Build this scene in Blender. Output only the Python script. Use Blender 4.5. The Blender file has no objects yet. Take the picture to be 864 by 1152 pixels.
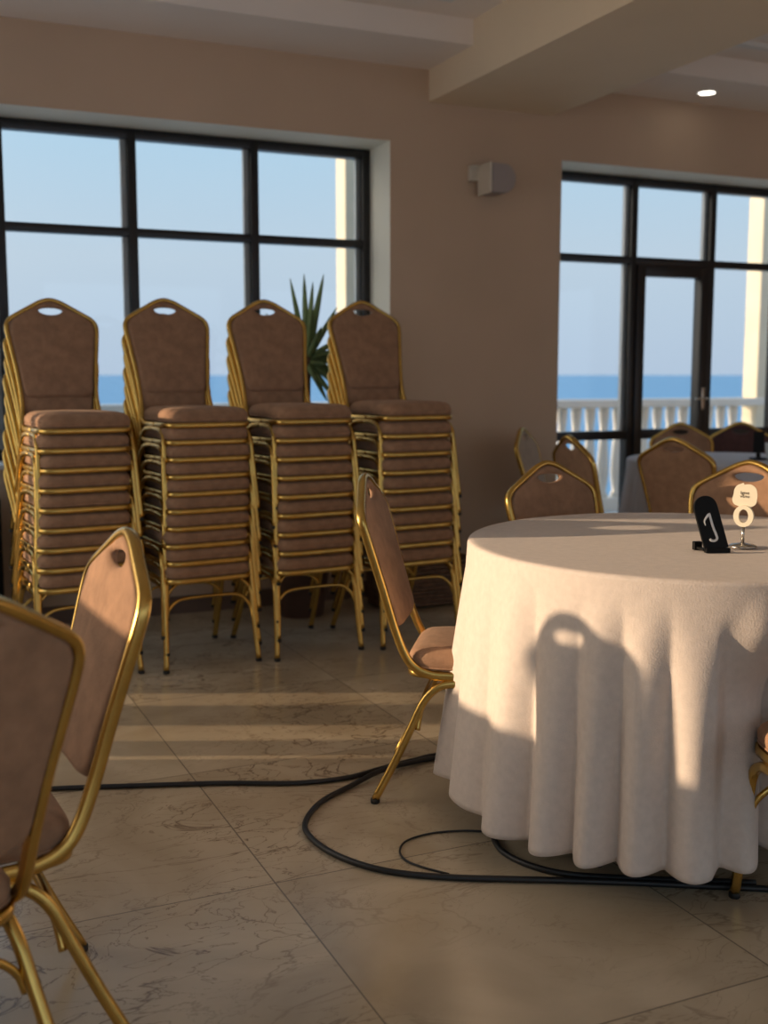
import bpy, bmesh, math, random
from mathutils import Vector, Matrix
random.seed(7)
S = bpy.context.scene
COL = S.collection
PI = math.pi

# ---------------------------------------------------------------- frame of reference
A_ROOM = math.radians(24.3)
U = Vector((math.cos(A_ROOM), math.sin(A_ROOM), 0))      # along the window wall
N = Vector((-U.y, U.x, 0))                               # out through the window wall
TW = 5.47                                                # inner face of the window wall
def W(s, t, z=0.0):
    return U * s + N * t + Vector((0, 0, z))
ROOM = Matrix(((U.x, N.x, 0, 0), (U.y, N.y, 0, 0), (0, 0, 1, 0), (0, 0, 0, 1)))
CEIL = 2.80
SUN_AZ = math.radians(1.0)
SUN_EL = math.radians(7.8)
SUN_D = Vector((math.cos(SUN_AZ) * math.cos(SUN_EL), math.sin(SUN_AZ) * math.cos(SUN_EL), -math.sin(SUN_EL)))

# ---------------------------------------------------------------- materials
def nodes(name):
    m = bpy.data.materials.new(name); m.use_nodes = True
    nt = m.node_tree
    return m, nt, nt.nodes['Principled BSDF'], nt.nodes.new, nt.links.new

def mat(name, c, rough=0.6, metal=0.0, noise=0.0, nscale=20.0, bump=0.0, bscale=60.0, sheen=0.0, coat=0.0, spec=0.5, space='Object'):
    m, nt, b, new, link = nodes(name)
    b.inputs['Base Color'].default_value = (*c, 1)
    b.inputs['Roughness'].default_value = rough
    b.inputs['Metallic'].default_value = metal
    b.inputs['Specular IOR Level'].default_value = spec
    if sheen:
        b.inputs['Sheen Weight'].default_value = sheen
        b.inputs['Sheen Roughness'].default_value = 0.5
        b.inputs['Sheen Tint'].default_value = (c[0] ** .5, c[1] ** .5, c[2] ** .5, 1)
    if coat: b.inputs['Coat Weight'].default_value = coat
    tc = new('ShaderNodeTexCoord')
    if noise:
        n = new('ShaderNodeTexNoise'); n.inputs['Scale'].default_value = nscale; n.inputs['Detail'].default_value = 4
        link(tc.outputs[space], n.inputs['Vector'])
        r = new('ShaderNodeValToRGB')
        r.color_ramp.elements[0].position = .3; r.color_ramp.elements[1].position = .7
        lo = [max(0, x * (1 - noise)) for x in c]; hi = [min(1, x * (1 + noise)) for x in c]
        r.color_ramp.elements[0].color = (*lo, 1); r.color_ramp.elements[1].color = (*hi, 1)
        link(n.outputs['Fac'], r.inputs['Fac']); link(r.outputs['Color'], b.inputs['Base Color'])
    if bump:
        n2 = new('ShaderNodeTexNoise'); n2.inputs['Scale'].default_value = bscale; n2.inputs['Detail'].default_value = 3
        link(tc.outputs[space], n2.inputs['Vector'])
        bp = new('ShaderNodeBump'); bp.inputs['Strength'].default_value = bump; bp.inputs['Distance'].default_value = .004
        link(n2.outputs['Fac'], bp.inputs['Height']); link(bp.outputs['Normal'], b.inputs['Normal'])
    return m

M = {}
M['fabric'] = mat('brown_velvet', (.345, .20, .12), .85, noise=.16, nscale=28, bump=.35, bscale=170, sheen=.25, spec=.25)
M['gold'] = mat('gold_metal', (.66, .43, .12), .27, metal=1.0, noise=.12, nscale=14)
M['rubber'] = mat('black_rubber', (.012, .011, .010), .6)
M['cable'] = mat('black_cable', (.010, .010, .011), .45)
M['wall'] = mat('plaster_wall', (.60, .445, .315), .8, noise=.05, nscale=1.5, bump=.10, bscale=60)
M['reveal'] = mat('window_reveal', (.86, .83, .72), .7)
M['ceil'] = mat('ceiling_paint', (.90, .82, .75), .8, noise=.02, nscale=2)
M['beam'] = mat('beam_paint', (.80, .67, .49), .8, noise=.03, nscale=2)
M['frame'] = mat('dark_window_frame', (.012, .011, .012), .35)
M['skylit'] = mat('grey_skylit_side', (.75, .77, .77), .5)  # skylight on the dark mullion sides, put into the colour
M['base'] = mat('dark_baseboard', (.16, .10, .07), .45)
M['cloth'] = mat('linen_tablecloth', (.72, .625, .555), .85, noise=.045, nscale=55, bump=.25, bscale=260, sheen=.15, spec=.2)
M['cloth_far'] = mat('white_tablecloth', (.62, .62, .66), .85, noise=.03, nscale=40, bump=.15, bscale=160, spec=.2)
M['metal'] = mat('silver_metal', (.62, .58, .52), .25, metal=1.0)
M['black'] = mat('black_plastic', (.004, .004, .004), .55, spec=.2)
M['white'] = mat('white_paint', (.80, .80, .78), .6)
M['card'] = mat('cream_card', (.85, .78, .60), .6)
M['ink'] = mat('brown_ink', (.10, .07, .04), .7)
M['table_wood'] = mat('table_plywood', (.30, .19, .10), .5, noise=.2, nscale=9)
M['darkleg'] = mat('dark_table_leg', (.03, .02, .018), .4)
M['stone'] = mat('cream_stone', (.76, .69, .53), .8, noise=.05, nscale=4, bump=.1, bscale=30)
M['stone_w'] = mat('white_balustrade', (.80, .77, .70), .8, noise=.04, nscale=5)
M['terrace'] = mat('terrace_stone', (.62, .62, .60), .7, noise=.05, nscale=3)
M['leaf'] = mat('yucca_leaf', (.20, .30, .12), .5, noise=.35, nscale=8)
M['trunk'] = mat('yucca_trunk', (.16, .11, .07), .9, noise=.3, nscale=30)
M['pot'] = mat('dark_clay_pot', (.09, .045, .03), .55, noise=.2, nscale=9)
M['soil'] = mat('potting_soil', (.03, .02, .015), .95)
M['wicker'] = mat('brown_wicker', (.17, .095, .055), .7, noise=.3, nscale=30)
M['spk'] = mat('speaker_casing', (.36, .31, .29), .55)
M['spkw'] = mat('speaker_bracket', (.66, .60, .50), .5)
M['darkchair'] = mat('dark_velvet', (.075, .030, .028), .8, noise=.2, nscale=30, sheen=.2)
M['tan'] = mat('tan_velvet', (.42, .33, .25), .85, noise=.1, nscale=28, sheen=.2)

# marble floor
m, nt, b, new, link = nodes('marble_floor'); M['floor'] = m
tc = new('ShaderNodeTexCoord')
mp = new('ShaderNodeMapping'); mp.inputs['Rotation'].default_value = (0, 0, 0)
link(tc.outputs['Object'], mp.inputs['Vector'])
brick = new('ShaderNodeTexBrick'); brick.offset = 0.0; brick.squash = 1.0
brick.inputs['Scale'].default_value = 1.0
brick.inputs['Brick Width'].default_value = .8; brick.inputs['Row Height'].default_value = .8
brick.inputs['Mortar Size'].default_value = .0022; brick.inputs['Mortar Smooth'].default_value = .2
brick.inputs['Color1'].default_value = (.0, .0, .0, 1); brick.inputs['Color2'].default_value = (1, 1, 1, 1)
brick.inputs['Bias'].default_value = 0
link(mp.outputs['Vector'], brick.inputs['Vector'])
# each tile shifts the pattern
addv = new('ShaderNodeVectorMath'); addv.operation = 'ADD'
sc_ = new('ShaderNodeVectorMath'); sc_.operation = 'SCALE'; sc_.inputs['Scale'].default_value = 3.7
link(brick.outputs['Color'], sc_.inputs[0]); link(mp.outputs['Vector'], addv.inputs[0]); link(sc_.outputs[0], addv.inputs[1])
cl = new('ShaderNodeTexNoise'); cl.inputs['Scale'].default_value = 2.2; cl.inputs['Detail'].default_value = 6; cl.inputs['Distortion'].default_value = .8
link(addv.outputs[0], cl.inputs['Vector'])
rc = new('ShaderNodeValToRGB'); e = rc.color_ramp.elements
e[0].position = .32; e[0].color = (.43, .34, .225, 1); e[1].position = .68; e[1].color = (.62, .51, .355, 1)
link(cl.outputs['Fac'], rc.inputs['Fac'])
def veins(scale, dist, w, seed):
    n = new('ShaderNodeTexNoise'); n.inputs['Scale'].default_value = scale; n.inputs['Detail'].default_value = 5
    n.inputs['Distortion'].default_value = dist; n.inputs['Roughness'].default_value = .55
    v = new('ShaderNodeVectorMath'); v.operation = 'ADD'; v.inputs[1].default_value = (seed, seed * 2, 0)
    st = new('ShaderNodeMapping'); st.inputs['Scale'].default_value = (1, 1.9, 1); st.inputs['Rotation'].default_value = (0, 0, .5 + seed)
    link(addv.outputs[0], v.inputs[0]); link(v.outputs[0], st.inputs['Vector']); link(st.outputs['Vector'], n.inputs['Vector'])
    s1 = new('ShaderNodeMath'); s1.operation = 'SUBTRACT'; s1.inputs[1].default_value = .5; link(n.outputs['Fac'], s1.inputs[0])
    a1 = new('ShaderNodeMath'); a1.operation = 'ABSOLUTE'; link(s1.outputs[0], a1.inputs[0])
    mr = new('ShaderNodeMapRange'); mr.inputs['From Min'].default_value = 0; mr.inputs['From Max'].default_value = w
    mr.inputs['To Min'].default_value = 1; mr.inputs['To Max'].default_value = 0
    link(a1.outputs[0], mr.inputs['Value'])
    return mr.outputs['Result']
msk = new('ShaderNodeTexNoise'); msk.inputs['Scale'].default_value = 1.3; link(addv.outputs[0], msk.inputs['Vector'])
mskr = new('ShaderNodeMapRange'); mskr.inputs['From Min'].default_value = .38; mskr.inputs['From Max'].default_value = .62
link(msk.outputs['Fac'], mskr.inputs['Value'])
v1, v2 = veins(1.8, 1.3, .011, 1.3), veins(4.2, 2.0, .012, 4.1)
mx = new('ShaderNodeMath'); mx.operation = 'MAXIMUM'; link(v1, mx.inputs[0]); link(v2, mx.inputs[1])
ml = new('ShaderNodeMath'); ml.operation = 'MULTIPLY'; link(mx.outputs[0], ml.inputs[0]); link(mskr.outputs['Result'], ml.inputs[1])
ml2 = new('ShaderNodeMath'); ml2.operation = 'MULTIPLY'; ml2.inputs[1].default_value = .95; link(ml.outputs[0], ml2.inputs[0])
mixv = new('ShaderNodeMix'); mixv.data_type = 'RGBA'; link(ml2.outputs[0], mixv.inputs['Factor'])
link(rc.outputs['Color'], mixv.inputs['A']); mixv.inputs['B'].default_value = (.16, .105, .065, 1)
mixg = new('ShaderNodeMix'); mixg.data_type = 'RGBA'; link(brick.outputs['Fac'], mixg.inputs['Factor'])
link(mixv.outputs['Result'], mixg.inputs['A']); mixg.inputs['B'].default_value = (.22, .18, .13, 1)
link(mixg.outputs['Result'], b.inputs['Base Color'])
b.inputs['Roughness'].default_value = .22
rr = new('ShaderNodeMapRange'); rr.inputs['To Min'].default_value = .16; rr.inputs['To Max'].default_value = .32
link(cl.outputs['Fac'], rr.inputs['Value']); link(rr.outputs['Result'], b.inputs['Roughness'])
bn = new('ShaderNodeTexNoise'); bn.inputs['Scale'].default_value = 9; bn.inputs['Detail'].default_value = 2; link(tc.outputs['Object'], bn.inputs['Vector'])
bp = new('ShaderNodeBump'); bp.inputs['Strength'].default_value = .12; bp.inputs['Distance'].default_value = .004
link(bn.outputs['Fac'], bp.inputs['Height']); link(bp.outputs['Normal'], b.inputs['Normal'])

# window glass: clear with a faint fresnel gloss
m = bpy.data.materials.new('window_glass'); m.use_nodes = True; nt = m.node_tree; nt.nodes.clear(); M['glass'] = m
o_ = nt.nodes.new('ShaderNodeOutputMaterial'); tr = nt.nodes.new('ShaderNodeBsdfTransparent'); gl = nt.nodes.new('ShaderNodeBsdfGlossy')
gl.inputs['Roughness'].default_value = .02; tr.inputs['Color'].default_value = (.84, .855, .86, 1)
fr = nt.nodes.new('ShaderNodeLayerWeight'); ms = nt.nodes.new('ShaderNodeMixShader'); fr.inputs['Blend'].default_value = .5
fp = nt.nodes.new('ShaderNodeMath'); fp.operation = 'POWER'; fp.inputs[1].default_value = 5; nt.links.new(fr.outputs['Facing'], fp.inputs[0])
fa = nt.nodes.new('ShaderNodeMath'); fa.operation = 'MULTIPLY_ADD'; fa.inputs[1].default_value = .6; fa.inputs[2].default_value = .02; nt.links.new(fp.outputs[0], fa.inputs[0])
nt.links.new(fa.outputs[0], ms.inputs[0]); nt.links.new(tr.outputs[0], ms.inputs[1]); nt.links.new(gl.outputs[0], ms.inputs[2]); nt.links.new(ms.outputs[0], o_.inputs[0])

m, nt, b, new, link = nodes('sea_water'); M['sea'] = m
b.inputs['Base Color'].default_value = (.20, .42, .62, 1); b.inputs['Roughness'].default_value = .6
m, nt, b, new, link = nodes('lamp_glow'); M['glow'] = m
b.inputs['Emission Color'].default_value = (1, .93, .8, 1); b.inputs['Emission Strength'].default_value = 4

# ---------------------------------------------------------------- helpers
def link_mesh(name, bm, material, parent=None, smooth=True):
    me = bpy.data.meshes.new(name); bm.normal_update(); bm.to_mesh(me); bm.free()
    if smooth:
        for p in me.polygons: p.use_smooth = True
    mats = material if isinstance(material, (list, tuple)) else [material]
    for mm in mats: me.materials.append(mm)
    o = bpy.data.objects.new(name, me); COL.objects.link(o)
    if parent: o.parent = parent
    return o
def thing(name, label, cat, loc=(0, 0, 0), rz=0, group=None):
    o = bpy.data.objects.new(name, None); COL.objects.link(o); o.empty_display_size = .1
    o.location = loc; o.rotation_euler = (0, 0, rz); o['label'] = label; o['category'] = cat
    if group: o['group'] = group
    return o
def tag(o, label, cat, group=None):
    o['label'] = label; o['category'] = cat
    if group: o['group'] = group
    return o
def struct(o): o['kind'] = 'structure'; return o
def box(bm, a, b, mtx=None, bev=0.0, mi=0):
    a, b = Vector(a), Vector(b)
    r = bmesh.ops.create_cube(bm, size=1)
    vs = r['verts']
    for v in vs:
        v.co = Vector(((a.x + b.x) / 2 + v.co.x * (b.x - a.x), (a.y + b.y) / 2 + v.co.y * (b.y - a.y), (a.z + b.z) / 2 + v.co.z * (b.z - a.z)))
    fs = set(f for v in vs for f in v.link_faces)
    for f in fs: f.material_index = mi
    if bev:
        es = list(set(e for v in vs for e in v.link_edges))
        r = bmesh.ops.bevel(bm, geom=es, offset=bev, segments=2, affect='EDGES', profile=.5)
        vs = list(set(v for f in r['faces'] for v in f.verts) | set(v for v in vs if v.is_valid))
    if mtx: bmesh.ops.transform(bm, matrix=mtx, verts=[v for v in vs if v.is_valid])
def catmull(pts, n=8, closed=False):
    pts = [Vector(p) for p in pts]; out = []
    L = len(pts)
    rng = range(L) if closed else range(L - 1)
    for i in rng:
        if closed: p0, p1, p2, p3 = pts[i - 1], pts[i], pts[(i + 1) % L], pts[(i + 2) % L]
        else:
            p1, p2 = pts[i], pts[i + 1]
            p0 = pts[i - 1] if i else p1 * 2 - p2
            p3 = pts[i + 2] if i + 2 < L else p2 * 2 - p1
        for k in range(n):
            t = k / n
            out.append(.5 * ((2 * p1) + (p2 - p0) * t + (2 * p0 - 5 * p1 + 4 * p2 - p3) * t * t + (3 * p1 - p0 - 3 * p2 + p3) * t ** 3))
    if not closed: out.append(pts[-1])
    return out
def sweep(bm, pts, ra, rb=None, seg=10, closed=False, ref=None, power=2.0, cap=True, taper=None):
    """tube of super-elliptic section; ra across ref side, rb across the other"""
    rb = rb or ra; n = len(pts); rings = []
    T = []
    for i in range(n):
        if closed: d = pts[(i + 1) % n] - pts[i - 1]
        else: d = pts[min(i + 1, n - 1)] - pts[max(i - 1, 0)]
        T.append(d.normalized())
    nrm = Vector(ref) if ref else (Vector((0, 0, 1)) if abs(T[0].z) < .9 else Vector((1, 0, 0)))
    nrm = (nrm - T[0] * nrm.dot(T[0])).normalized()
    for i in range(n):
        if i:
            ax = T[i - 1].cross(T[i])
            if ax.length > 1e-7:
                nrm = Matrix.Rotation(T[i - 1].angle(T[i]), 3, ax.normalized()) @ nrm
            nrm = (nrm - T[i] * nrm.dot(T[i])).normalized()
        bi = T[i].cross(nrm); k = taper(i / (n - 1)) if taper else 1
        ring = []
        for j in range(seg):
            a = 2 * PI * j / seg; c, s = math.cos(a), math.sin(a)
            x = math.copysign(abs(c) ** (2 / power), c) * ra * k; y = math.copysign(abs(s) ** (2 / power), s) * rb * k
            ring.append(bm.verts.new(pts[i] + nrm * x + bi * y))
        rings.append(ring)
    m_ = n if closed else n - 1
    for i in range(m_):
        r0, r1 = rings[i], rings[(i + 1) % n]
        for j in range(seg): bm.faces.new((r0[j], r0[(j + 1) % seg], r1[(j + 1) % seg], r1[j]))
    if cap and not closed:
        bm.faces.new(list(reversed(rings[0]))); bm.faces.new(rings[-1])
    return rings
def lathe(bm, prof, seg=32, c=(0, 0, 0)):
    c = Vector(c); rings = []
    for r, z in prof:
        rings.append([bm.verts.new(c + Vector((r * math.cos(2 * PI * j / seg), r * math.sin(2 * PI * j / seg), z))) for j in range(seg)])
    for i in range(len(rings) - 1):
        for j in range(seg): bm.faces.new((rings[i][j], rings[i][(j + 1) % seg], rings[i + 1][(j + 1) % seg], rings[i + 1][j]))
    bm.faces.new(list(reversed(rings[0]))); bm.faces.new(rings[-1])
def autosmooth(o, ang=40):
    for p in o.data.polygons: p.use_smooth = True
    try: o.data.set_sharp_from_angle(angle=math.radians(ang))
    except Exception: pass
    return o
def kids(o): return list(o.children)
def copy_tree(o, parent=None):
    c = o.copy(); COL.objects.link(c)
    if parent: c.parent = parent
    for ch in kids(o): copy_tree(ch, c)
    return c

# ---------------------------------------------------------------- the room
SL, SR, TB = -1.4, 8.2, -3.6
def holes_wall(name, axis, a0, a1, holes, p0, p1, z1, material, rmat=None):
    """wall slab in room coordinates; axis 's' or 't' runs along it, p0..p1 is its thickness; holes = (a0,a1,z0,z1)"""
    bm = bmesh.new()
    A = sorted(set([a0, a1] + [h[0] for h in holes] + [h[1] for h in holes])); A = [x for x in A if a0 <= x <= a1]
    Z = sorted(set([0, z1] + [h[2] for h in holes] + [h[3] for h in holes])); Z = [x for x in Z if 0 <= x <= z1]
    solid = {}
    for i in range(len(A) - 1):
        for k in range(len(Z) - 1):
            ca, cz = (A[i] + A[i + 1]) / 2, (Z[k] + Z[k + 1]) / 2
            solid[i, k] = not any(h[0] < ca < h[1] and h[2] < cz < h[3] for h in holes)
    def P(a, p, z): return W(a, p, z) if axis == 's' else W(p, a, z)
    def quad(q, mi=0):
        f = bm.faces.new([bm.verts.new(v) for v in q]); f.material_index = mi
    for (i, k), sol in solid.items():
        if not sol: continue
        x0, x1, y0, y1 = A[i], A[i + 1], Z[k], Z[k + 1]
        quad([P(x0, p0, y0), P(x1, p0, y0), P(x1, p0, y1), P(x0, p0, y1)])
        quad([P(x0, p1, y0), P(x0, p1, y1), P(x1, p1, y1), P(x1, p1, y0)])
        if not solid.get((i - 1, k), False): quad([P(x0, p0, y0), P(x0, p0, y1), P(x0, p1, y1), P(x0, p1, y0)], 1)
        if not solid.get((i + 1, k), False): quad([P(x1, p0, y0), P(x1, p1, y0), P(x1, p1, y1), P(x1, p0, y1)], 1)
        if not solid.get((i, k - 1), False): quad([P(x0, p0, y0), P(x0, p1, y0), P(x1, p1, y0), P(x1, p0, y0)], 1)
        if not solid.get((i, k + 1), False): quad([P(x0, p0, y1), P(x1, p0, y1), P(x1, p1, y1), P(x0, p1, y1)], 1)
    bmesh.ops.remove_doubles(bm, verts=bm.verts, dist=1e-5)
    bmesh.ops.recalc_face_normals(bm, faces=bm.faces)
    return struct(link_mesh(name, bm, [material, rmat or material], smooth=False))

W0 = (-1.46, -1.02, .55, 2.3)          # unseen corner opening, cut to let sun onto the leftmost stack
W1 = (-.69, 2.505, .78, 2.42)         # left window opening (s0,s1,z0,z1)
W2 = (3.57, 6.05, 0.0, 2.40)          # right glazed opening with the terrace door
holes_wall('wall_front', 's', SL - .06, SR + .3, [W0, W1, W2], TW, TW + .34, 3.3, M['wall'], M['reveal'])

# left wall (out of the frame): openings shaped to cast the wanted sun patches
def sun_to_left(X, Y, z):
    P = Vector((X, Y, z)); lam = (P.dot(U) - SL) / SUN_D.dot(U)
    Q = P - SUN_D * lam
    return Q.dot(N), Q.z
LH = []
S0 = (4.118, 3.946, 3.727, 3.548, 3.418, 3.369)
def lit(X, Y0, Y1, z0, ztop=2.35):
    t0, zz = sun_to_left(X, Y0, z0); t1, _ = sun_to_left(X, Y1, z0)
    LH.append((t0, t1, max(0, zz), ztop))
lit(-1.0, S0[5], S0[4], 0.0)       # narrow gap
lit(-1.0, S0[3], S0[2], 0.0)       # floor stripe
lit(-1.0, S0[1], S0[0], 0.0)       # floor stripe
lit(.20, 2.30, 3.41, .375)        # over the round table
lit(-.5, 1.72, 2.20, .77)        # over the near chairs
lit(-1.4, 4.335, 4.38, .30)       # beside the leftmost stack
LH.append((-2.8, .35, .9, 2.35))
holes_wall('wall_left', 't', TB, TW, LH, SL, SL - .05, 3.3, M['wall'])
holes_wall('wall_back', 's', SL - .05, SR, [(-1.0, 1.2, .0, 2.4), (2.0, 4.4, .0, 2.4), (5.0, 7.4, 0, 2.4)], TB, TB - .2, 3.3, M['wall'])
holes_wall('wall_right', 't', TB, TW, [(-2.5, -.3, .9, 2.3)], SR, SR + .2, 3.3, M['wall'])

bm = bmesh.new(); box(bm, (SL - .05, TB - .2, -.12), (SR + .2, TW + .34, 0))
fl = struct(link_mesh('floor', bm, M['floor'], smooth=False)); fl.matrix_world = ROOM

# ceiling: upper slab, a lower border and a deep beam
bm = bmesh.new(); box(bm, (SL - .05, TB - .2, 2.92), (SR + .2, TW, 3.3))
struct(link_mesh('ceiling', bm, M['ceil'], smooth=False)).matrix_world = ROOM
BM0, BM1 = 2.73, 3.50
TRL, TRR = 2.55, 3.95
bm = bmesh.new()
box(bm, (SL, 4.985, CEIL), (BM0, TW, 2.92))
box(bm, (BM1, 4.985, CEIL), (SR, TW, 2.92))
struct(link_mesh('trim_1', bm, M['ceil'], smooth=False)).matrix_world = ROOM
bm = bmesh.new(); box(bm, (BM0, TB, 2.635), (BM1, TW, 2.92))
struct(link_mesh('trim_2', bm, M['beam'], smooth=False)).matrix_world = ROOM
bm = bmesh.new()      # slim moulding inside the two ceiling trays
box(bm, (SL, 4.70, 2.895), (BM0 - .25, 4.74, 2.92)); box(bm, (BM0 - .29, TB, 2.895), (BM0 - .25, 4.70, 2.92))
box(bm, (BM1 + .25, 4.70, 2.895), (SR, 4.74, 2.92)); box(bm, (BM1 + .25, TB, 2.895), (BM1 + .29, 4.70, 2.92))
struct(link_mesh('trim_3', bm, M['white'], smooth=False)).matrix_world = ROOM
bm = bmesh.new()
box(bm, (SL, TW - .012, 0), (W2[0] - .02, TW, .09)); box(bm, (W2[1] + .02, TW - .012, 0), (SR, TW, .09))
struct(link_mesh('baseboard_front', bm, M['base'], smooth=False)).matrix_world = ROOM

# windows
TF0, TF1 = TW + .26, TW + .33
def bars(bm, lst, t0=TF0, t1=TF1):
    for s0, s1, z0, z1 in lst: box(bm, (s0, t0, z0), (s1, t1, z1), bev=.003)
bm = bmesh.new()
s0, s1, z0, z1 = W1
mull = [(-.69, -.645), (-.06, -.015), (.548, .592), (1.183, 1.228), (1.822, 1.867), (2.46, 2.505)]
bars(bm, [(a, b_, z0 + .003, z1 - .003) for a, b_ in mull])
bars(bm, [(s0, s1, z1 - .05, z1 - .003), (s0, s1, 1.893, 1.935), (s0, s1, z0 + .003, z0 + .055)], TF0 + .002, TF1 - .002)
w1 = struct(autosmooth(link_mesh('window_1', bm, M['frame']))); w1.matrix_world = ROOM
def skylit_sides(lst, z0, z1, parent):  # added pale strips standing for the sky-lit sides of the mullions
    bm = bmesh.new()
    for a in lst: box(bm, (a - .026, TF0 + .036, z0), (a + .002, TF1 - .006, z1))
    link_mesh('skylit_side', bm, M['skylit'], parent, smooth=False)
skylit_sides([m_[0] for m_ in mull[1:]], W1[2] + .05, W1[3] - .05, w1)
bm = bmesh.new(); box(bm, (s0, TF0 + .03, z0), (s1, TF0 + .036, z1))
link_mesh('glass_pane', bm, M['glass'], w1, smooth=False)
bm = bmesh.new(); box(bm, (W1[0] + .002, TW - .02, .76), (W1[1] - .002, TF0, .782), bev=.004)
struct(link_mesh('trim_4', bm, M['white'], smooth=False)).matrix_world = ROOM

bm = bmesh.new()
s0, s1, z0, z1 = W2
bars(bm, [(s0, s0 + .012, .0, z1 - .003), (4.255, 4.30, .0, z1 - .003), (4.865, 4.91, 0, z1 - .003), (5.43, 5.475, 0, z1 - .003), (s1 - .04, s1, 0, z1 - .003)])
bars(bm, [(s0, s1, z1 - .05, z1 - .003), (s0, s1, 1.88, 1.925), (s0, 4.26, .80, .855), (4.91, s1, .80, .855), (s0, 4.26, .0, .05), (4.91, s1, .0, .05)], TF0 + .002, TF1 - .002)
w2 = struct(autosmooth(link_mesh('window_2', bm, M['frame']))); w2.matrix_world = ROOM
skylit_sides([4.255, 4.865, 5.43], 1.93, 2.35, w2); skylit_sides([4.255], .86, 1.88, w2)
bm = bmesh.new(); box(bm, (s0, TF0 + .03, 1.9), (s1, TF0 + .036, z1)); box(bm, (s0, TF0 + .03, .02), (4.27, TF0 + .036, 1.9)); box(bm, (4.9, TF0 + .03, .02), (s1, TF0 + .036, 1.9))
link_mesh('glass_pane', bm, M['glass'], w2, smooth=False)
bm = bmesh.new()
bars(bm, [(4.302, 4.365, .01, 1.878), (4.80, 4.863, .01, 1.878), (4.36, 4.805, 1.81, 1.878), (4.36, 4.805, .80, .86), (4.36, 4.805, .01, .10)], TF0 - .01, TF1 - .005)
d1 = struct(autosmooth(link_mesh('door_1', bm, M['frame']))); d1.matrix_world = ROOM
bm = bmesh.new(); box(bm, (4.36, TF0 + .03, .1), (4.805, TF0 + .036, 1.82))
link_mesh('glass_pane', bm, M['glass'], d1, smooth=False)
bm = bmesh.new(); box(bm, (4.822, TF0 - .02, .98), (4.846, TF0 - .01, 1.12), bev=.003)
sweep(bm, catmull([(4.834, TF0 - .015, 1.05), (4.834, TF0 - .06, 1.05), (4.80, TF0 - .07, 1.05), (4.73, TF0 - .07, 1.05)], 5), .008, seg=8)
link_mesh('door_handle', bm, M['metal'], d1)

# recessed light in the right soffit
dl = thing('ceiling_spotlight', 'small round lit spotlight recessed in ceiling border above the right window', 'ceiling light', tuple(W(4.385, 5.24, CEIL)))
bm = bmesh.new(); sweep(bm, [Vector((.055 * math.cos(2 * PI * k / 28), .055 * math.sin(2 * PI * k / 28), -.002)) for k in range(28)], .008, .004, seg=8, closed=True, ref=(1, 0, 0))
link_mesh('trim_ring', bm, M['white'], dl)
bm = bmesh.new(); lathe(bm, [(.044, -.0045), (.044, -.001)], 28)
link_mesh('lens', bm, M['glow'], dl)

# wall speaker on a bracket
sp = thing('wall_speaker', 'pale rounded speaker bracketed high on the wall between the windows', 'speaker', tuple(W(3.09, TW, 2.245)), A_ROOM); sp.scale = (.82, .82, .9)
bm = bmesh.new()
out = [(-.075, 0), (.02, 0)] + [(.02 + .085 * math.sin(a), .085 - .085 * math.cos(a)) for a in [PI * k / 12 for k in range(1, 12)]] + [(.02, .17), (-.075, .17)]
lo = [bm.verts.new((x, -.20, z - .085)) for x, z in out]; hi = [bm.verts.new((x, -.04, z - .085)) for x, z in out]
bm.faces.new(list(reversed(lo))); bm.faces.new(hi)
for i in range(len(out)): j = (i + 1) % len(out); bm.faces.new((lo[i], lo[j], hi[j], hi[i]))
bmesh.ops.recalc_face_normals(bm, faces=bm.faces)
bmesh.ops.bevel(bm, geom=list(bm.edges), offset=.006, segments=2, affect='EDGES')
autosmooth(link_mesh('casing', bm, M['spk'], sp), 30)
bm = bmesh.new(); box(bm, (-.092, -.20, -.088), (-.076, -.03, .09), bev=.003); box(bm, (-.15, -.05, .07), (-.078, -.03, .09), bev=.003); box(bm, (-.15, -.04, .0), (-.09, 0, .09), bev=.003)
link_mesh('bracket', bm, M['spkw'], sp, smooth=False)

# ---------------------------------------------------------------- outside
bm = bmesh.new(); box(bm, (-6, TW + .34, -.22), (14, 9.3, -.04))
tr_ = struct(link_mesh('trim_5', bm, M['terrace'], smooth=False)); tr_.matrix_world = ROOM
bm = bmesh.new(); box(bm, (-1.9, 6.02, -.04), (-1.65, 9.3, 3.5))  # unseen wing wall, added to keep the sun off the left window
struct(link_mesh('wall_sun_block', bm, M['stone'], smooth=False)).matrix_world = ROOM
bl = thing('balustrade', 'cream stone balustrade along the terrace in front of the sea', 'railing')
bl.matrix_world = ROOM
bm = bmesh.new(); box(bm, (-2, 8.42, .905), (11, 8.66, .98), bev=.012); link_mesh('top_rail', bm, M['stone_w'], bl, smooth=False)
bm = bmesh.new(); box(bm, (-2, 8.44, -.04), (11, 8.64, .07), bev=.008); link_mesh('plinth', bm, M['stone_w'], bl, smooth=False)
bm = bmesh.new()
lathe(bm, [(.048, .07), (.048, .11), (.034, .13), (.044, .20), (.055, .30), (.052, .42), (.040, .60), (.036, .72), (.044, .80), (.048, .86), (.048, .905)], 12)
bal0 = link_mesh('baluster', bm, M['stone_w'], bl); bal0.location = (-.3, 8.54, 0)
k = 1
while -.3 + k * .152 < 10.4:
    x = -.3 + k * .152; k += 1
    if 3.35 < x < 3.68 or 7.74 < x < 8.06: continue
    c = bal0.copy(); COL.objects.link(c); c.parent = bl; c.location = (x, 8.54, 0)
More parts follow.
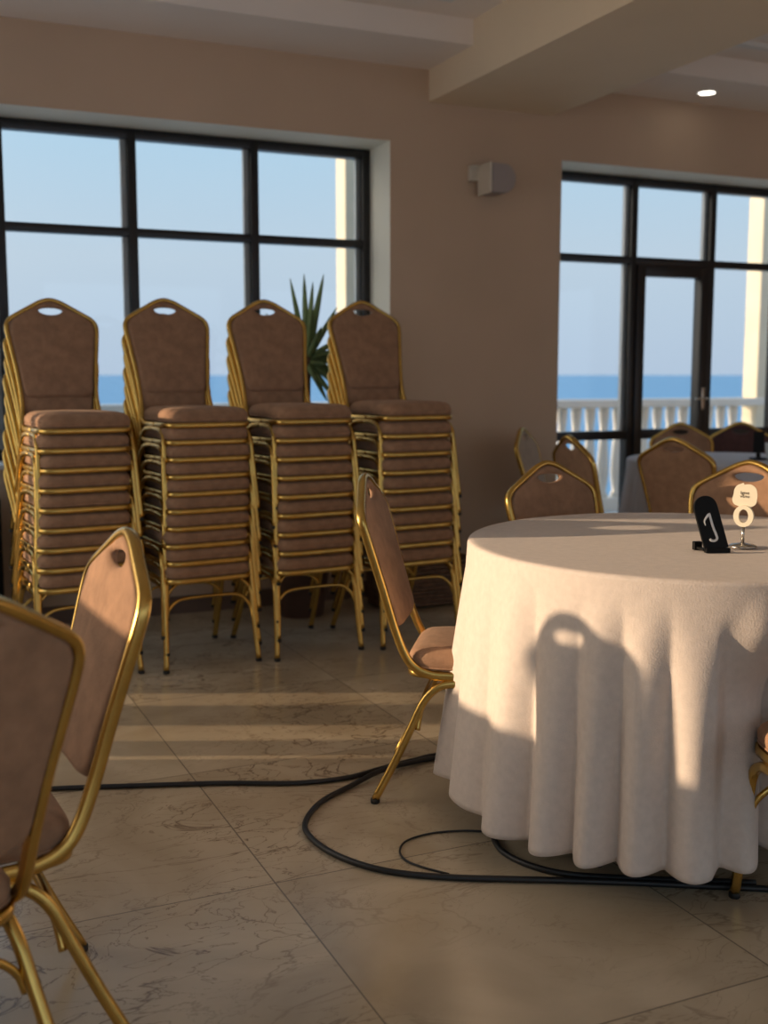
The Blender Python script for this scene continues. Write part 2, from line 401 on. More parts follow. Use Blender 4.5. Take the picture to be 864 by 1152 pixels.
def column(s0, s1, label):
    bm = bmesh.new(); box(bm, (s0, 8.44, -.04), (s1, 8.64, 3.5), bev=.01); box(bm, (s0 - .03, 8.41, -.04), (s1 + .03, 8.67, .16), bev=.01)
    o = link_mesh('terrace_column', bm, M['stone'], smooth=False); o.matrix_world = ROOM
    tag(o, label, 'column')
column(3.47, 3.60, 'cream square terrace column seen through right edge of the left window')
column(7.80, 8.0, 'cream square terrace column seen through the right window beside the door')
bm = bmesh.new(); bmesh.ops.create_grid(bm, x_segments=1, y_segments=1, size=60000)
sea = link_mesh('sea', bm, M['sea'], smooth=False); sea.location = (0, 60060, -14); tag(sea, 'flat blue sea reaching the horizon behind the balustrade', 'sea')

# ---------------------------------------------------------------- banquet chair
BK0 = Vector((0, -.213, .43)); BKD = Vector((0, -.285, 1)).normalized()  # plane of the back
def backpt(x, v, off=0):
    # v measured as height above floor, off = forward
    k = (v - BK0.z) / BKD.z
    p = BK0 + BKD * k
    n = Vector((0, BKD.z, -BKD.y))
    return Vector((x, p.y, p.z)) + n * off
def back_half():     # right half outline bottom -> apex
    return [(0, .490), (.100, .488), (.135, .494), (.148, .515), (.158, .60), (.173, .70), (.182, .765), (.181, .797), (.165, .819), (.125, .844), (.083, .868), (.046, .888), (.02, .898), (0, .901)]
def ring_out(n=84):
    h = back_half(); pts = [Vector((x, z)) for x, z in h] + [Vector((-x, z)) for x, z in reversed(h[1:-1])]
    dens = []
    for i in range(len(pts)):
        a, b_ = pts[i], pts[(i + 1) % len(pts)]
        for k in range(10): dens.append(a.lerp(b_, k / 10))
    L = [0]
    for i in range(len(dens)): L.append(L[-1] + (dens[(i + 1) % len(dens)] - dens[i]).length)
    out = []
    j = 0
    for k in range(n):
        t = L[-1] * k / n
        while L[j + 1] < t: j += 1
        out.append(dens[j].lerp(dens[(j + 1) % len(dens)], (t - L[j]) / max(1e-9, L[j + 1] - L[j])))
    return out
def hole_pt(a):
    # lens shaped hand hole
    c, s = math.cos(a), math.sin(a)
    return Vector((.050 * c, .012 * s if s > 0 else -.018 * abs(s) ** 1.1))
HC = Vector((0, .862))
def make_backrest(material, parent):
    outer = ring_out(); bm = bmesh.new()
    ts = [0, .015, .04, .09, .2, .4, .6, .8, .9, .955, .985, 1.0]
    def layer(front):
        R = []
        for t in ts:
            row = []
            for p in outer:
                d = p - HC; a = math.atan2(d.y, d.x); h = HC + hole_pt(a)
                q = h.lerp(p, t); seglen = (p - h).length
                de = min(t, 1 - t) * seglen; r = .017
                e_ = math.sqrt(max(0, 1 - (1 - min(1, de / r)) ** 2))
                low = max(0, min(1, (.86 - q.y) / .3))
                off = e_ * (.012 + .010 * low * max(0, 1 - (q.x / .18) ** 2)) if front else -e_ * (.007 + .003 * low)
                row.append(bm.verts.new(backpt(q.x, q.y, off + .001 * (1 if front else -1))))
            R.append(row)
        for i in range(len(R) - 1):
            for j in range(len(outer)):
                q = (R[i][j], R[i][(j + 1) % len(outer)], R[i + 1][(j + 1) % len(outer)], R[i + 1][j])
                bm.faces.new(q if not front else tuple(reversed(q)))
        return R
    F, B = layer(True), layer(False)
    nn = len(outer)
    for k in (0, -1):
        for j in range(nn): bm.faces.new((F[k][j], F[k][(j + 1) % nn], B[k][(j + 1) % nn], B[k][j]))
    bmesh.ops.recalc_face_normals(bm, faces=bm.faces)
    return link_mesh('backrest', bm, material, parent)
def seat_outline(n, inset=0.0, dz=0):
    # rounded trapezoid, wider in front
    out = []
    for k in range(n):
        a = 2 * PI * k / n; c, s = math.cos(a), math.sin(a)
        pw = 2 / 6.5
        x = math.copysign(abs(c) ** pw, c); y = math.copysign(abs(s) ** pw, s)
        yy = .005 + y * (.198 - inset)
        hw = (.164 + .019 * (yy + .2) / .4) - inset
        out.append((x * hw, yy))
    return out
def make_seat(material, parent):
    bm = bmesh.new(); n = 64; rows = []
    prof = [(.030, .380), (.004, .381), (-.003, .389), (-.006, .402), (-.005, .415), (.002, .427), (.014, .436), (.035, .4415), (.07, .444), (.12, .446)]
    for ins, z in prof: rows.append([bm.verts.new((x, y, z - (.004 if y > .17 else 0))) for x, y in seat_outline(n, ins)])
    for i in range(len(rows) - 1):
        for j in range(n): bm.faces.new((rows[i][j], rows[i][(j + 1) % n], rows[i + 1][(j + 1) % n], rows[i + 1][j]))
    bm.faces.new(list(reversed(rows[0])))
    c = bm.verts.new((0, .005, .447))
    for j in range(n): bm.faces.new((rows[-1][j], rows[-1][(j + 1) % n], c))
    seat = link_mesh('seat', bm, material, parent)
    bm = bmesh.new()      # piping along the lower edge of the cushion
    sweep(bm, [Vector((x, y, .389)) for x, y in seat_outline(n, -.0035)], .003, seg=6, closed=True)
    link_mesh('piping', bm, material, seat)
    return seat
def mirror(pts): return [Vector((-p[0], p[1], p[2])) for p in pts]
def make_chair(label, group=None, fab='fabric'):
    root = thing('banquet_chair', label, 'chair', group=group)
    make_seat(M[fab], root)
    make_backrest(M[fab], root)
    bm = bmesh.new(); rim = [Vector((x, y, .370)) for x, y in seat_outline(48, -.003)]
    sweep(bm, rim, .0115, .008, seg=8, closed=True, power=3.2, ref=(0, 0, 1))
    link_mesh('seat_rim', bm, M['gold'], root)
    # one bent tube: along the seat, up both sides and over the top
    R = [(.177, .03, .368), (.174, -.06, .368)]
    R += [(.172, -.125, .370), (.168, -.172, .388), (.162, -.203, .425)]
    for x, v in ((.158, .50), (.166, .60), (.180, .70), (.189, .765), (.188, .800), (.170, .825), (.128, .850), (.085, .874), (.048, .894), (.020, .904)): R.append(tuple(backpt(x, v)))
    top = [tuple(backpt(0, .907))]
    path = catmull(R + top + [tuple(p) for p in reversed(mirror(R))], 5)
    bm = bmesh.new(); sweep(bm, path, .0125, .0095, seg=10, power=3.5, ref=(0, 0, 1)); link_mesh('back_frame', bm, M['gold'], root)
    front = [(.178, .00, .352), (.181, .07, .351), (.185, .125, .342), (.189, .160, .310), (.192, .174, .24), (.197, .190, .12), (.203, .205, .012)]
    rear = [(.178, .00, .352), (.179, -.05, .351), (.181, -.102, .340), (.184, -.143, .300), (.188, -.180, .22), (.193, -.226, .12), (.199, -.280, .012)]
    for base in (front, rear):
        for sgn in (1, -1):
            p = [Vector((q[0] * sgn, q[1], q[2])) for q in base]; pp = catmull(p, 6)
            bm = bmesh.new(); sweep(bm, pp, .0115, .0115, seg=10, power=2.8); leg = link_mesh('leg', bm, M['gold'], root)
            bm = bmesh.new(); d = (p[-1] - p[-2]).normalized()
            lathe(bm, [(.0115, 0), (.0135, .003), (.0135, .010), (.0125, .014)], 12, (p[-1].x, p[-1].y, 0)); link_mesh('rubber_foot', bm, M['rubber'], leg)
    for y, zz, x0 in ((.166, .268, .188), (-.158, .268, .183)):
        yy = y * .97
        q = [(-x0, y * 1.03, zz - .055), (-x0 + .012, y, zz - .02), (-x0 + .045, yy, zz + .012), (-x0 + .09, yy, zz + .024), (0, yy, zz + .026)]
        q = q + [(-a, b_, c) for a, b_, c in reversed(q[:-1])]
        bm = bmesh.new(); sweep(bm, catmull(q, 5), .0075, seg=8); link_mesh('stretcher', bm, M['gold'], root)
    return root
def put(o, c, f, z=0):
    o.location = (c[0], c[1], z); o.rotation_euler = (0, 0, math.atan2(-f[0], f[1]))
proto = make_chair('gold-framed tan banquet chair side-on at the left edge of the cream table')
put(proto, (.285, 3.165), (.985, -.17))
ng = lambda label, fab=None, group=None: _ng(label, fab, group)
def _ng(label, fab, group):
    c = copy_tree(proto); c['label'] = label
    if group: c['group'] = group
    if fab:
        for ch in kids(c):
            if ch.name.split('.')[0] in ('seat', 'backrest'):
                ch.data = DATA(ch.data, fab)
                for g in kids(ch): g.data = DATA(g.data, fab)
    return c
_cache = {}
def DATA(me, fab):
    me0 = me.name.split('.')[0]
    if (me0, fab) not in _cache:
        d = me.copy(); d.materials[0] = M[fab]; _cache[me0, fab] = d
    return _cache[me0, fab]

put(ng('brown banquet chair seen from behind, cut off by left edge of the photo', group='chairs near the camera'), (-.818, 1.635), (-.80, .60))
put(ng('edge-on banquet chair with sunlit top, just right of the cut-off near chair', group='chairs near the camera'), (-.785, 1.895), (-.88, -.48))
put(ng('banquet chair at right edge of the photo, its front corner tucked to the cream table'), (1.02, 2.245), (-.03, 1))
put(ng('banquet chair behind the cream table on the left, rounded gold top and hand hole'), (.735, 3.42), (.55, -.83))
put(ng('banquet chair behind the cream table, directly behind the black number stand'), (1.02, 3.46), (-.62, -.78))
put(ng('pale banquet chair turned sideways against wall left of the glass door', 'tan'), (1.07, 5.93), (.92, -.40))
put(ng('banquet chair with angled back left of the far table, in front of the window'), (1.21, 5.43), (.95, .32))
put(ng('banquet chair seen from behind in front of the white far table'), (1.57, 5.38), (.68, .73))
put(ng('banquet chair behind the far table, peeking over the chair before it'), (1.82, 6.37), (.10, -.99))
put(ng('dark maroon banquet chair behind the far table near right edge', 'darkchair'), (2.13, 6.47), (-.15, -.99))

put(ng('banquet chair outside the photo on the left whose rounded shadow falls on the cream cloth'), (-1.66, 2.19), (-.48, -.88))

# four stacks
ORD = ['', 'second', 'third', 'fourth', 'fifth', 'sixth', 'seventh', 'eighth', 'ninth', 'tenth']
STK = [(.705, 9, .0765, 'leftmost stack', 0), (1.20, 10, .0695, 'second stack from left', 0),
       (1.672, 9, .0790, 'third stack from left', 0), (2.165, 9, .0800, 'rightmost stack', 0)]
for s, n, pz, nm, ex in STK:
    for k in range(n):
        frm = n - 1 - k
        if frm == 0: lb = 'topmost chair of the %s, its whole tan back showing' % nm
        elif k == 0: lb = 'bottom chair of the %s, gold legs on the marble' % nm
        else: lb = '%s chair from the top in the %s, brown seat' % (ORD[frm], nm)
        c = ng(lb, group='stacked banquet chairs by the window')
        js, jt, jr = random.uniform(-.007, .007), random.uniform(-.0015, .0015), random.uniform(-.008, .008)
        if k in (0, n - 1): js *= .4; jt *= .4; jr *= .4
        kk = k - (n - 1) / 2
        p = W(s + js + .0045 * kk, 4.425 + .205 + jt + .011 * kk)
        put(c, (p.x, p.y), tuple(-N)[:2], k * pz)
        c.rotation_euler.z += jr + math.radians(6)

# ---------------------------------------------------------------- round tables
TC = Vector((.85, 2.985)); TR = .622; TZ = .755
def angdiff(a, b): return (a - b + PI) % (2 * PI) - PI
def tablecloth(name, c, R, z, hem, material, label, folds=17, seed=1, dents=(), flare=.05, amp=.054, nth=720):
    rnd = random.Random(seed); bm = bmesh.new()
    ph = [(rnd.uniform(0, 2 * PI), rnd.uniform(.10, .32), k) for k in (2, 3, 5)]
    am = [(rnd.uniform(0, 2 * PI), rnd.uniform(.15, .3), k) for k in (3, 7, 11)]
    def warp(th): return folds * th + sum(a * 2.2 * math.sin(k * th + p) for p, a, k in ph)
    rings = []
    rows = [('t', r) for r in (.12, .25, .4, .55, .7, .85, .93, .965)] + [('r', a) for a in (15, 35, 55, 75, 90)] + [('s', h) for h in [0.01, .03, .06, .10, .15, .2, .26, .32, .38, .45, .52, .59, .66, .73, .8, .86, .91, .95, .98, 1.0]]
    rr_ = .012
    for kind, v in rows:
        row = []
        for j in range(nth):
            th = 2 * PI * j / nth
            if kind == 't': r, zz = R * v, z
            elif kind == 'r': a = math.radians(v); r, zz = R - rr_ + rr_ * math.sin(a), z - rr_ + rr_ * math.cos(a)
            else:
                h = v; w = warp(th)
                ridge = abs(math.cos(w)) ; f = math.sqrt(ridge * ridge + .006) * 1.35 - .80
                A = 1 + sum(a * math.sin(k * th + p) for p, a, k in am)
                start = .09 + .07 * math.sin(w + 1.3) * math.sin(3 * th)
                g = max(0, (h - start) / (1 - start)) ** .85
                r = R + flare * h ** 1.1 + amp * A * g * f
                zz = z - rr_ - h * (z - rr_ - hem) + .006 * h * math.sin(5 * th + seed) + .018 * h * math.cos(th)
                for (da, wid, dep, zt) in dents:
                    d = angdiff(th, da)
                    if abs(d) < wid and zz < zt:
                        q = math.cos(d / wid * PI / 2) ** .8 * min(1, (zt - zz) / .16)
                        r -= dep * q
            row.append(bm.verts.new((c[0] + r * math.cos(th), c[1] + r * math.sin(th), zz)))
        rings.append(row)
    cv = bm.verts.new((c[0], c[1], z))
    for j in range(nth): bm.faces.new((cv, rings[0][j], rings[0][(j + 1) % nth]))
    for i in range(len(rings) - 1):
        for j in range(nth): bm.faces.new((rings[i][j], rings[i + 1][j], rings[i + 1][(j + 1) % nth], rings[i][(j + 1) % nth]))
    bmesh.ops.recalc_face_normals(bm, faces=bm.faces)
    o = link_mesh(name, bm, material)
    sd = o.modifiers.new('thick', 'SOLIDIFY'); sd.thickness = .0016; sd.offset = -1
    return tag(o, label, 'tablecloth')
def table(c, R, z, label):
    t = thing('round_table', label, 'table', (c[0], c[1], 0))
    bm = bmesh.new(); lathe(bm, [(R - .03, z - .03), (R - .02, z - .028), (R - .018, z - .006), (R - .022, z - .0035)], 64); autosmooth(link_mesh('tabletop', bm, M['table_wood'], t))
    for k in range(4):
        a = PI / 4 + k * PI / 2 + .0; bm = bmesh.new()
        p = [Vector((R * .60 * math.cos(a), R * .60 * math.sin(a), z - .032)), Vector((R * .80 * math.cos(a), R * .80 * math.sin(a), .0))]
        sweep(bm, p, .013, seg=10); link_mesh('leg', bm, M['darkleg'], t)
    return t
tt = table(TC, TR, TZ - .001, 'round banquet table under the cream cloth, only a dark leg showing')
tt.rotation_euler.z = math.radians(4)
tablecloth('tablecloth', TC, TR, TZ, .095, M['cloth'], 'pinkish cream cloth hanging in folds to the floor on near round table',
           folds=14, seed=5, dents=[(math.radians(-64), math.radians(37), .23, .64), (math.radians(150), math.radians(24), .20, .52)])
FC = Vector((1.88, 6.0))
table(FC, .555, .749, 'far round table under the white cloth near the glass door')
tablecloth('tablecloth', FC, .555, .75, .06, M['cloth_far'], 'bluish white cloth on the far round table by the glass door', folds=15, seed=9, flare=.06, nth=300)

# black number stand
TOPZ = TZ + .0008
ns = thing('table_number_stand', 'black leaning stand with a curly white figure one on the cream table', 'table sign', (.838, 2.765, TOPZ), math.radians(8))
bm = bmesh.new()
w, h, r = .031, .140, .031
o_ = [(-w, 0), (w, 0)] + [(r * math.cos(a), h - r + r * math.sin(a)) for a in [PI * k / 14 for k in range(15)]]
lo = [bm.verts.new((x, -.0035, z)) for x, z in o_]; hi = [bm.verts.new((x, .0035, z)) for x, z in o_]
bm.faces.new(lo); bm.faces.new(list(reversed(hi)))
for i in range(len(o_)): j = (i + 1) % len(o_); bm.faces.new((lo[i], hi[i], hi[j], lo[j]))
bmesh.ops.recalc_face_normals(bm, faces=bm.faces); bmesh.ops.bevel(bm, geom=list(bm.edges), offset=.0008, segments=1, affect='EDGES')
LEAN = Matrix.Translation((0, 0, .0005)) @ Matrix.Rotation(math.radians(-13), 4, 'Y') @ Matrix.Rotation(math.radians(-12), 4, 'X')
LEAN[2][3] = .0075
bmesh.ops.transform(bm, matrix=LEAN, verts=bm.verts)
autosmooth(link_mesh('panel', bm, M['black'], ns), 30)
bm = bmesh.new(); g = [(-.0135, -.0042, .066), (-.0125, -.0042, .078), (-.004, -.0042, .087), (.003, -.0042, .0915), (.004, -.0042, .089), (.0045, -.0042, .06), (.0075, -.0042, .034), (.006, -.0042, .0265), (-.001, -.0042, .0235), (-.0085, -.0042, .026), (-.0115, -.0042, .031)]
sweep(bm, catmull(g, 6), .0008, .0032, seg=8, ref=(0, 1, 0), taper=lambda t: .35 + .65 * min(1, t * 5))
bmesh.ops.transform(bm, matrix=LEAN, verts=bm.verts); link_mesh('numeral', bm, M['white'], ns)
bm = bmesh.new(); box(bm, (-.030, -.006, 0), (.034, .010, .012), bev=.001); box(bm, (-.040, .045, 0), (-.018, .060, .022), bev=.002)
box(bm, (-.034, .005, .004), (-.024, .050, .010)); link_mesh('foot', bm, M['black'], ns, smooth=False)

# card holder
ch = thing('card_holder', 'small silver card stand with a sunlit cream card on the cream table', 'card holder', (.93, 2.85, TOPZ), math.radians(-30)); ch.scale = (1.3, 1.2, 1.06)
bm = bmesh.new(); lathe(bm, [(.024, 0), (.0275, .002), (.0275, .005), (.022, .0085), (.010, .0105), (.004, .013)], 36); link_mesh('base', bm, M['metal'], ch)
bm = bmesh.new(); sweep(bm, [Vector((0, 0, .010)), Vector((0, 0, .054))], .0032, seg=12); link_mesh('stem', bm, M['metal'], ch)
bm = bmesh.new(); rings = []
for k in range(48):
    a = 2 * PI * k / 48
    ox, oz = .0195 * math.cos(a), .0265 * math.sin(a); ix, iz = .0095 * math.cos(a), .0165 * math.sin(a)
    rings.append([bm.verts.new(v) for v in ((ox, -.0045, .078 + oz), (ox, .0045, .078 + oz), (ix, .0045, .078 + iz), (ix, -.0045, .078 + iz))])
for k in range(48):
    a, b_ = rings[k], rings[(k + 1) % 48]
    for j in range(4): bm.faces.new((a[j], a[(j + 1) % 4], b_[(j + 1) % 4], b_[j]))
bmesh.ops.recalc_face_normals(bm, faces=bm.faces); autosmooth(link_mesh('ring', bm, M['card'], ch), 30)
bm = bmesh.new()
bl_o = [(-.0215, .128), (-.0235, .118), (-.020, .107), (-.010, .1015), (.003, .100), (.014, .101), (.022, .108), (.0245, .120), (.0245, .135), (.021, .148), (.012, .1555), (.003, .1555), (-.001, .1545), (-.0025, .159), (-.0075, .1565), (-.015, .152), (-.020, .142)]
cc = catmull([(x, 0, z) for x, z in bl_o], 4, closed=True)
lo = [bm.verts.new((p.x, -.0010, p.z)) for p in cc]; hi = [bm.verts.new((p.x, .0010, p.z)) for p in cc]
bm.faces.new(lo); bm.faces.new(list(reversed(hi)))
for i in range(len(cc)): j = (i + 1) % len(cc); bm.faces.new((lo[i], hi[i], hi[j], lo[j]))
bmesh.ops.recalc_face_normals(bm, faces=bm.faces); card = link_mesh('card', bm, M['card'], ch, smooth=False)
def text_mesh(name, txt, size, loc, parent, material):
    cu = bpy.data.curves.new('t', 'FONT'); cu.body = txt; cu.size = size; cu.extrude = .0002; cu.align_x = 'CENTER'; cu.space_line = .8; cu.offset = .00012
    tmp = bpy.data.objects.new('t', cu); COL.objects.link(tmp)
    dg = bpy.context.evaluated_depsgraph_get(); me = bpy.data.meshes.new_from_object(tmp.evaluated_get(dg))
    bpy.data.objects.remove(tmp); me.name = name; me.materials.clear(); me.materials.append(material)
    o = bpy.data.objects.new(name, me); COL.objects.link(o); o.parent = parent; o.location = loc; o.rotation_euler = (PI / 2, 0, 0); return o
text_mesh('lettering', 'Igne\nvtnu', .0105, (.001, -.0013, .1315), card, M['ink'])

# things on the far table
st2 = thing('table_number_stand', 'small black stand on the white far table by the dark chair', 'table sign', (2.0, 5.93, .7515), -.2)
bm = bmesh.new(); lathe(bm, [(.045, 0), (.048, .004), (.045, .010), (.012, .014), (.010, .04)], 24); autosmooth(link_mesh('base', bm, M['black'], st2))
bm = bmesh.new(); box(bm, (-.028, -.004, .035), (.028, .004, .15), bev=.003); link_mesh('panel', bm, M['black'], st2, smooth=False)
bm = bmesh.new(); lathe(bm, [(.022, 0), (.03, .004), (.038, .05), (.040, .085), (.037, .085), (.034, .05), (.026, .008)], 24); bmesh.ops.recalc_face_normals(bm, faces=bm.faces)
cup = link_mesh('cup', bm, M['white']); cup.location = (2.10, 6.0, .7515); tag(cup, 'white cup beside the black stand on the far table', 'cup')

# ---------------------------------------------------------------- cables on the floor
def at0(u, v):
    f, p = 1250., math.atan(154 / 1250.)
    x, y = (u - 432) / f, -(v - 576) / f
    d = Vector((x, math.cos(p) + y * math.sin(p), -math.sin(p) + y * math.cos(p)))
    t = -1.2 / d.z
    return (d.x * t, d.y * t)
def cable(name, pts, r, label, lift=0):
    bm = bmesh.new(); q = [(a[0], a[1], r + .0008 + (a[2] if len(a) > 2 else 0)) for a in pts]
    sweep(bm, catmull(q, 10), r, seg=10); o = link_mesh(name, bm, M['cable']); return tag(o, label, 'cable')
c1 = [at0(-60, 897), at0(65, 890), at0(150, 887), at0(250, 884), at0(330, 884), at0(390, 878), at0(430, 867), at0(465, 858), at0(500, 851), (.42, 3.45), (.75, 3.62)]
cable('cable', c1, .0075, 'thick black cable running from the left chairs to under the table')
c2 = [(.62, 3.35), (.30, 3.27), at0(496, 856), at0(460, 863), at0(430, 873, ), at0(395, 887), at0(362, 905), at0(345, 925), at0(346, 941), at0(368, 960), at0(405, 976), at0(450, 986), at0(510, 991), at0(580, 993), at0(660, 995), at0(760, 999), at0(864, 1004), at0(960, 1010)]
c2 = [(p[0], p[1], .0) for p in c2]
c2[3] = (*c2[3][:2], .004); c2[4] = (*c2[4][:2], .010)
cable('cable', c2, .0078, 'thick black cable looping out from the table and back along its hem')
c3 = [at0(562, 928), at0(556, 936), at0(556, 948), at0(566, 962), at0(590, 975), at0(625, 985), at0(670, 990), at0(760, 994), at0(850, 997)]
cable('cable', c3, .0078, 'short black cable curving in from the hem and joining the looped one')
c4 = [at0(552, 937), at0(520, 936), at0(485, 939), at0(458, 947), at0(450, 958), at0(456, 969), at0(475, 977), at0(505, 985)]
cable('cable', c4, .0028, 'thin black cord making a small loop beside the thick cable')

# ---------------------------------------------------------------- plant, planter, case
pc = W(2.12, 5.22)
pc = Vector((-.42, 5.52, 0))
pot = thing('potted_yucca', 'spiky green potted plant behind the stacks, against the left window', 'plant', tuple(pc))
bm = bmesh.new(); lathe(bm, [(.11, 0), (.115, .01), (.14, .20), (.15, .25), (.155, .26), (.155, .28), (.14, .28), (.135, .255)], 36); bmesh.ops.recalc_face_normals(bm, faces=bm.faces); autosmooth(link_mesh('pot', bm, M['pot'], pot))
bm = bmesh.new(); lathe(bm, [(.05, .22), (.138, .25), (.137, .255)], 24); link_mesh('soil', bm, M['soil'], pot)
bm = bmesh.new(); sweep(bm, catmull([(0, 0, .24), (.02, 0, .6), (.03, .0, .9), (.04, 0, 1.29)], 6), .022, seg=10); link_mesh('trunk', bm, M['trunk'], pot)
rnd = random.Random(3)
def leafblade(base, tip, wid, bend):
    bm = bmesh.new(); base, tip = Vector(base), Vector(tip); n = 9; L = (tip - base).length; d = (tip - base).normalized()
    side = d.cross(Vector((rnd.uniform(-.3, .3), 1, rnd.uniform(-.2, .2)))).normalized(); up = side.cross(d).normalized()
    rows = []
    for i in range(n + 1):
        t = i / n; p = base.lerp(tip, t) + up * 0 + Vector((0, 0, -bend * t * t + bend * t * .0))
        ww = wid * (math.sin(PI * min(1, .25 + t * .75)) ** .7 if t < 1 else .02) + .001
        rows.append([bm.verts.new(p - side * ww), bm.verts.new(p + up * ww * .35), bm.verts.new(p + side * ww), bm.verts.new(p - up * .002)])
    for i in range(n):
        for j in range(4): bm.faces.new((rows[i][j], rows[i][(j + 1) % 4], rows[i + 1][(j + 1) % 4], rows[i + 1][j]))
    bm.faces.new(rows[0]); bm.faces.new(rows[-1]); bmesh.ops.recalc_face_normals(bm, faces=bm.faces)
    return link_mesh('leaf', bm, M['leaf'], pot)
hub = (.04, 0, 1.27)
dirs = [(-.08, .02, .40, .014), (-.01, .0, .42, .015), (.035, -.03, .38, .015), (.085, .02, .42, .017), (.15, 0, .26, .014), (.19, .03, .16, .014), (.23, -.04, .10, .015), (.24, .03, .02, .014),
        (.23, 0, -.06, .014), (.19, -.06, -.12, .014), (.24, .05, -.13, .013), (.15, -.05, -.20, .013), (-.20, 0, .28, .014), (-.25, .03, .14, .014), (-.24, -.03, .02, .014), (.08, -.12, .16, .015), (.05, .10, .22, .014), (.10, .0, -.20, .013),
        (.12, .05, .02, .016), (.10, -.06, -.02, .016), (.14, .0, -.08, .015), (.17, .07, .06, .014), (.06, -.1, -.12, .014), (-.1, -.1, .1, .014)]
for dx, dy, dz, wd in dirs: leafblade(hub, (hub[0] + dx, hub[1] + dy, hub[2] + dz), wd, .05 if abs(dx) > .15 else .0)

pl = thing('wicker_planter', 'low brown wicker planter on the floor behind the rightmost stack', 'planter', tuple(W(2.56, 5.20)), A_ROOM)
bm = bmesh.new()
for k in range(11):
    z = .02 + k * .021
    o = [Vector((math.copysign(abs(math.cos(a)) ** .35, math.cos(a)) * (.26 + .002 * k), math.copysign(abs(math.sin(a)) ** .35, math.sin(a)) * .13, z)) for a in [2 * PI * j / 60 for j in range(60)]]
    o = [Vector((p.x, p.y, p.z)) * 1 for p in o]
    sweep(bm, o, .0115, seg=6, closed=True)
link_mesh('basket', bm, M['wicker'], pl)
bm = bmesh.new(); box(bm, (-.25, -.12, .01), (.25, .12, .22)); link_mesh('soil', bm, M['soil'], pl, smooth=False)

bc = thing('black_case', 'black upright case against wall at the left edge, behind the leftmost stack', 'case', tuple(Vector((-1.93, 4.93, 0))), A_ROOM)
bm = bmesh.new(); box(bm, (-.20, -.11, .04), (.20, .11, .68), bev=.035); autosmooth(link_mesh('shell', bm, M['black'], bc), 30)
for x in (-.15, .15):
    bm = bmesh.new(); sweep(bm, [Vector((x - .015, -.06, .025)), Vector((x + .015, -.06, .025))], .025, seg=14); link_mesh('wheel', bm, M['rubber'], bc)
bm = bmesh.new(); sweep(bm, catmull([(-.06, 0, .675), (-.05, 0, .705), (.05, 0, .705), (.06, 0, .675)], 5), .008, seg=8); link_mesh('handle', bm, M['rubber'], bc)

# ---------------------------------------------------------------- light
sun = bpy.data.lights.new('sun', 'SUN'); sun.energy = 3.8; sun.color = (1.0, .74, .49); sun.angle = math.radians(.6)
so = bpy.data.objects.new('sun', sun); COL.objects.link(so); so.rotation_euler = SUN_D.to_track_quat('-Z', 'Y').to_euler()
wd = bpy.data.worlds.new('sky'); S.world = wd; wd.use_nodes = True; nt = wd.node_tree
bg = nt.nodes['Background']; tc = nt.nodes.new('ShaderNodeTexCoord'); sx = nt.nodes.new('ShaderNodeSeparateXYZ'); rp = nt.nodes.new('ShaderNodeValToRGB')
nt.links.new(tc.outputs['Generated'], sx.inputs[0]); nt.links.new(sx.outputs['Z'], rp.inputs['Fac']); nt.links.new(rp.outputs['Color'], bg.inputs['Color'])
e = rp.color_ramp.elements; e[0].position = 0.0; e[0].color = (.50, .61, .76, 1); e[1].position = 1; e[1].color = (.30, .52, .85, 1)
a = e.new(.10); a.color = (.56, .68, .80, 1); a = e.new(.22); a.color = (.47, .69, .87, 1)
bg.inputs['Strength'].default_value = 1.0
nz = nt.nodes.new('ShaderNodeVectorMath'); nz.operation = 'NORMALIZE'; nt.links.new(tc.outputs['Generated'], nz.inputs[0])
dt = nt.nodes.new('ShaderNodeVectorMath'); dt.operation = 'DOT_PRODUCT'; dt.inputs[1].default_value = tuple(-SUN_D); nt.links.new(nz.outputs[0], dt.inputs[0])
mxx = nt.nodes.new('ShaderNodeMath'); mxx.operation = 'MAXIMUM'; mxx.inputs[1].default_value = 0; nt.links.new(dt.outputs['Value'], mxx.inputs[0])
pw = nt.nodes.new('ShaderNodeMath'); pw.operation = 'POWER'; pw.inputs[1].default_value = 4; nt.links.new(mxx.outputs[0], pw.inputs[0])
bg2 = nt.nodes.new('ShaderNodeBackground'); bg2.inputs['Color'].default_value = (1, .74, .46, 1)
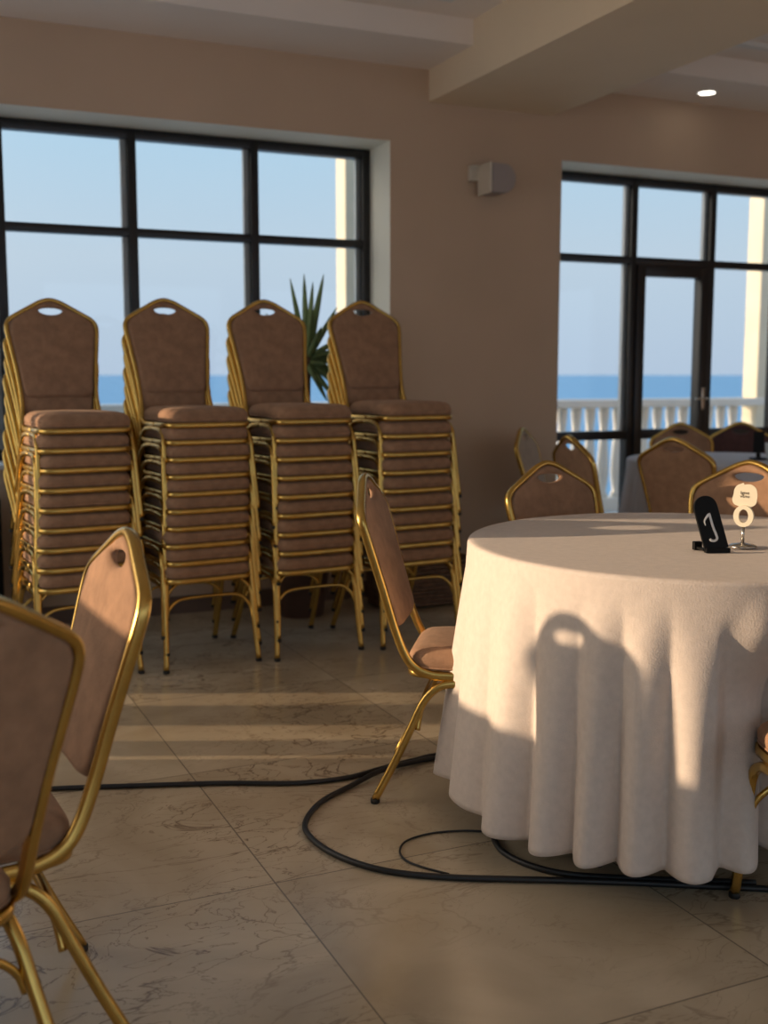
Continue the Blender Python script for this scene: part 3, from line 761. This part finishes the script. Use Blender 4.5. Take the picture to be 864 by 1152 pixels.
sg = nt.nodes.new('ShaderNodeMath'); sg.operation = 'MULTIPLY'; sg.inputs[1].default_value = 2.5; nt.links.new(pw.outputs[0], sg.inputs[0]); nt.links.new(sg.outputs[0], bg2.inputs['Strength'])
ad = nt.nodes.new('ShaderNodeAddShader'); nt.links.new(bg.outputs[0], ad.inputs[0]); nt.links.new(bg2.outputs[0], ad.inputs[1]); nt.links.new(ad.outputs[0], nt.nodes['World Output'].inputs['Surface'])
def portal(s, t, z, w, h, rotz):
    l = bpy.data.lights.new('portal', 'AREA'); l.shape = 'RECTANGLE'; l.size = w; l.size_y = h; l.cycles.is_portal = True
    o = bpy.data.objects.new('portal', l); COL.objects.link(o); o.location = W(s, t, z)
    d = rotz.normalized(); o.rotation_euler = d.to_track_quat('-Z', 'Y').to_euler()
portal(.9, TW + .36, 1.6, 3.3, 1.8, -N); portal(4.81, TW + .36, 1.2, 2.6, 2.5, -N)
portal(SL - .1, 1.1, 1.6, 9.0, 2.0, U); portal(3.2, TB - .3, 1.2, 8.6, 2.5, N); portal(SR + .25, -1.4, 1.6, 2.4, 1.6, -U)

# ---------------------------------------------------------------- camera
cam = bpy.data.cameras.new('camera'); co = bpy.data.objects.new('camera', cam); COL.objects.link(co); S.camera = co
cam.sensor_fit = 'VERTICAL'; cam.sensor_height = 36; cam.lens = 1250 / 1152 * 36; cam.clip_end = 200000
co.location = (0, 0, 1.2); co.rotation_euler = (PI / 2 - math.atan(154 / 1250), 0, 0)
cam.dof.use_dof = True; cam.dof.focus_distance = 2.75; cam.dof.aperture_fstop = (cam.lens / 1000) / .014
S.view_settings.view_transform = 'Standard'; S.view_settings.look = 'None'; S.view_settings.gamma = 1; S.view_settings.use_curve_mapping = False
S.view_settings.exposure = 0.4
S.cycles.max_bounces = 10; S.cycles.diffuse_bounces = 6; S.cycles.glossy_bounces = 4; S.cycles.transparent_max_bounces = 12
S.cycles.sample_clamp_indirect = 6; S.cycles.caustics_reflective = False; S.cycles.caustics_refractive = False
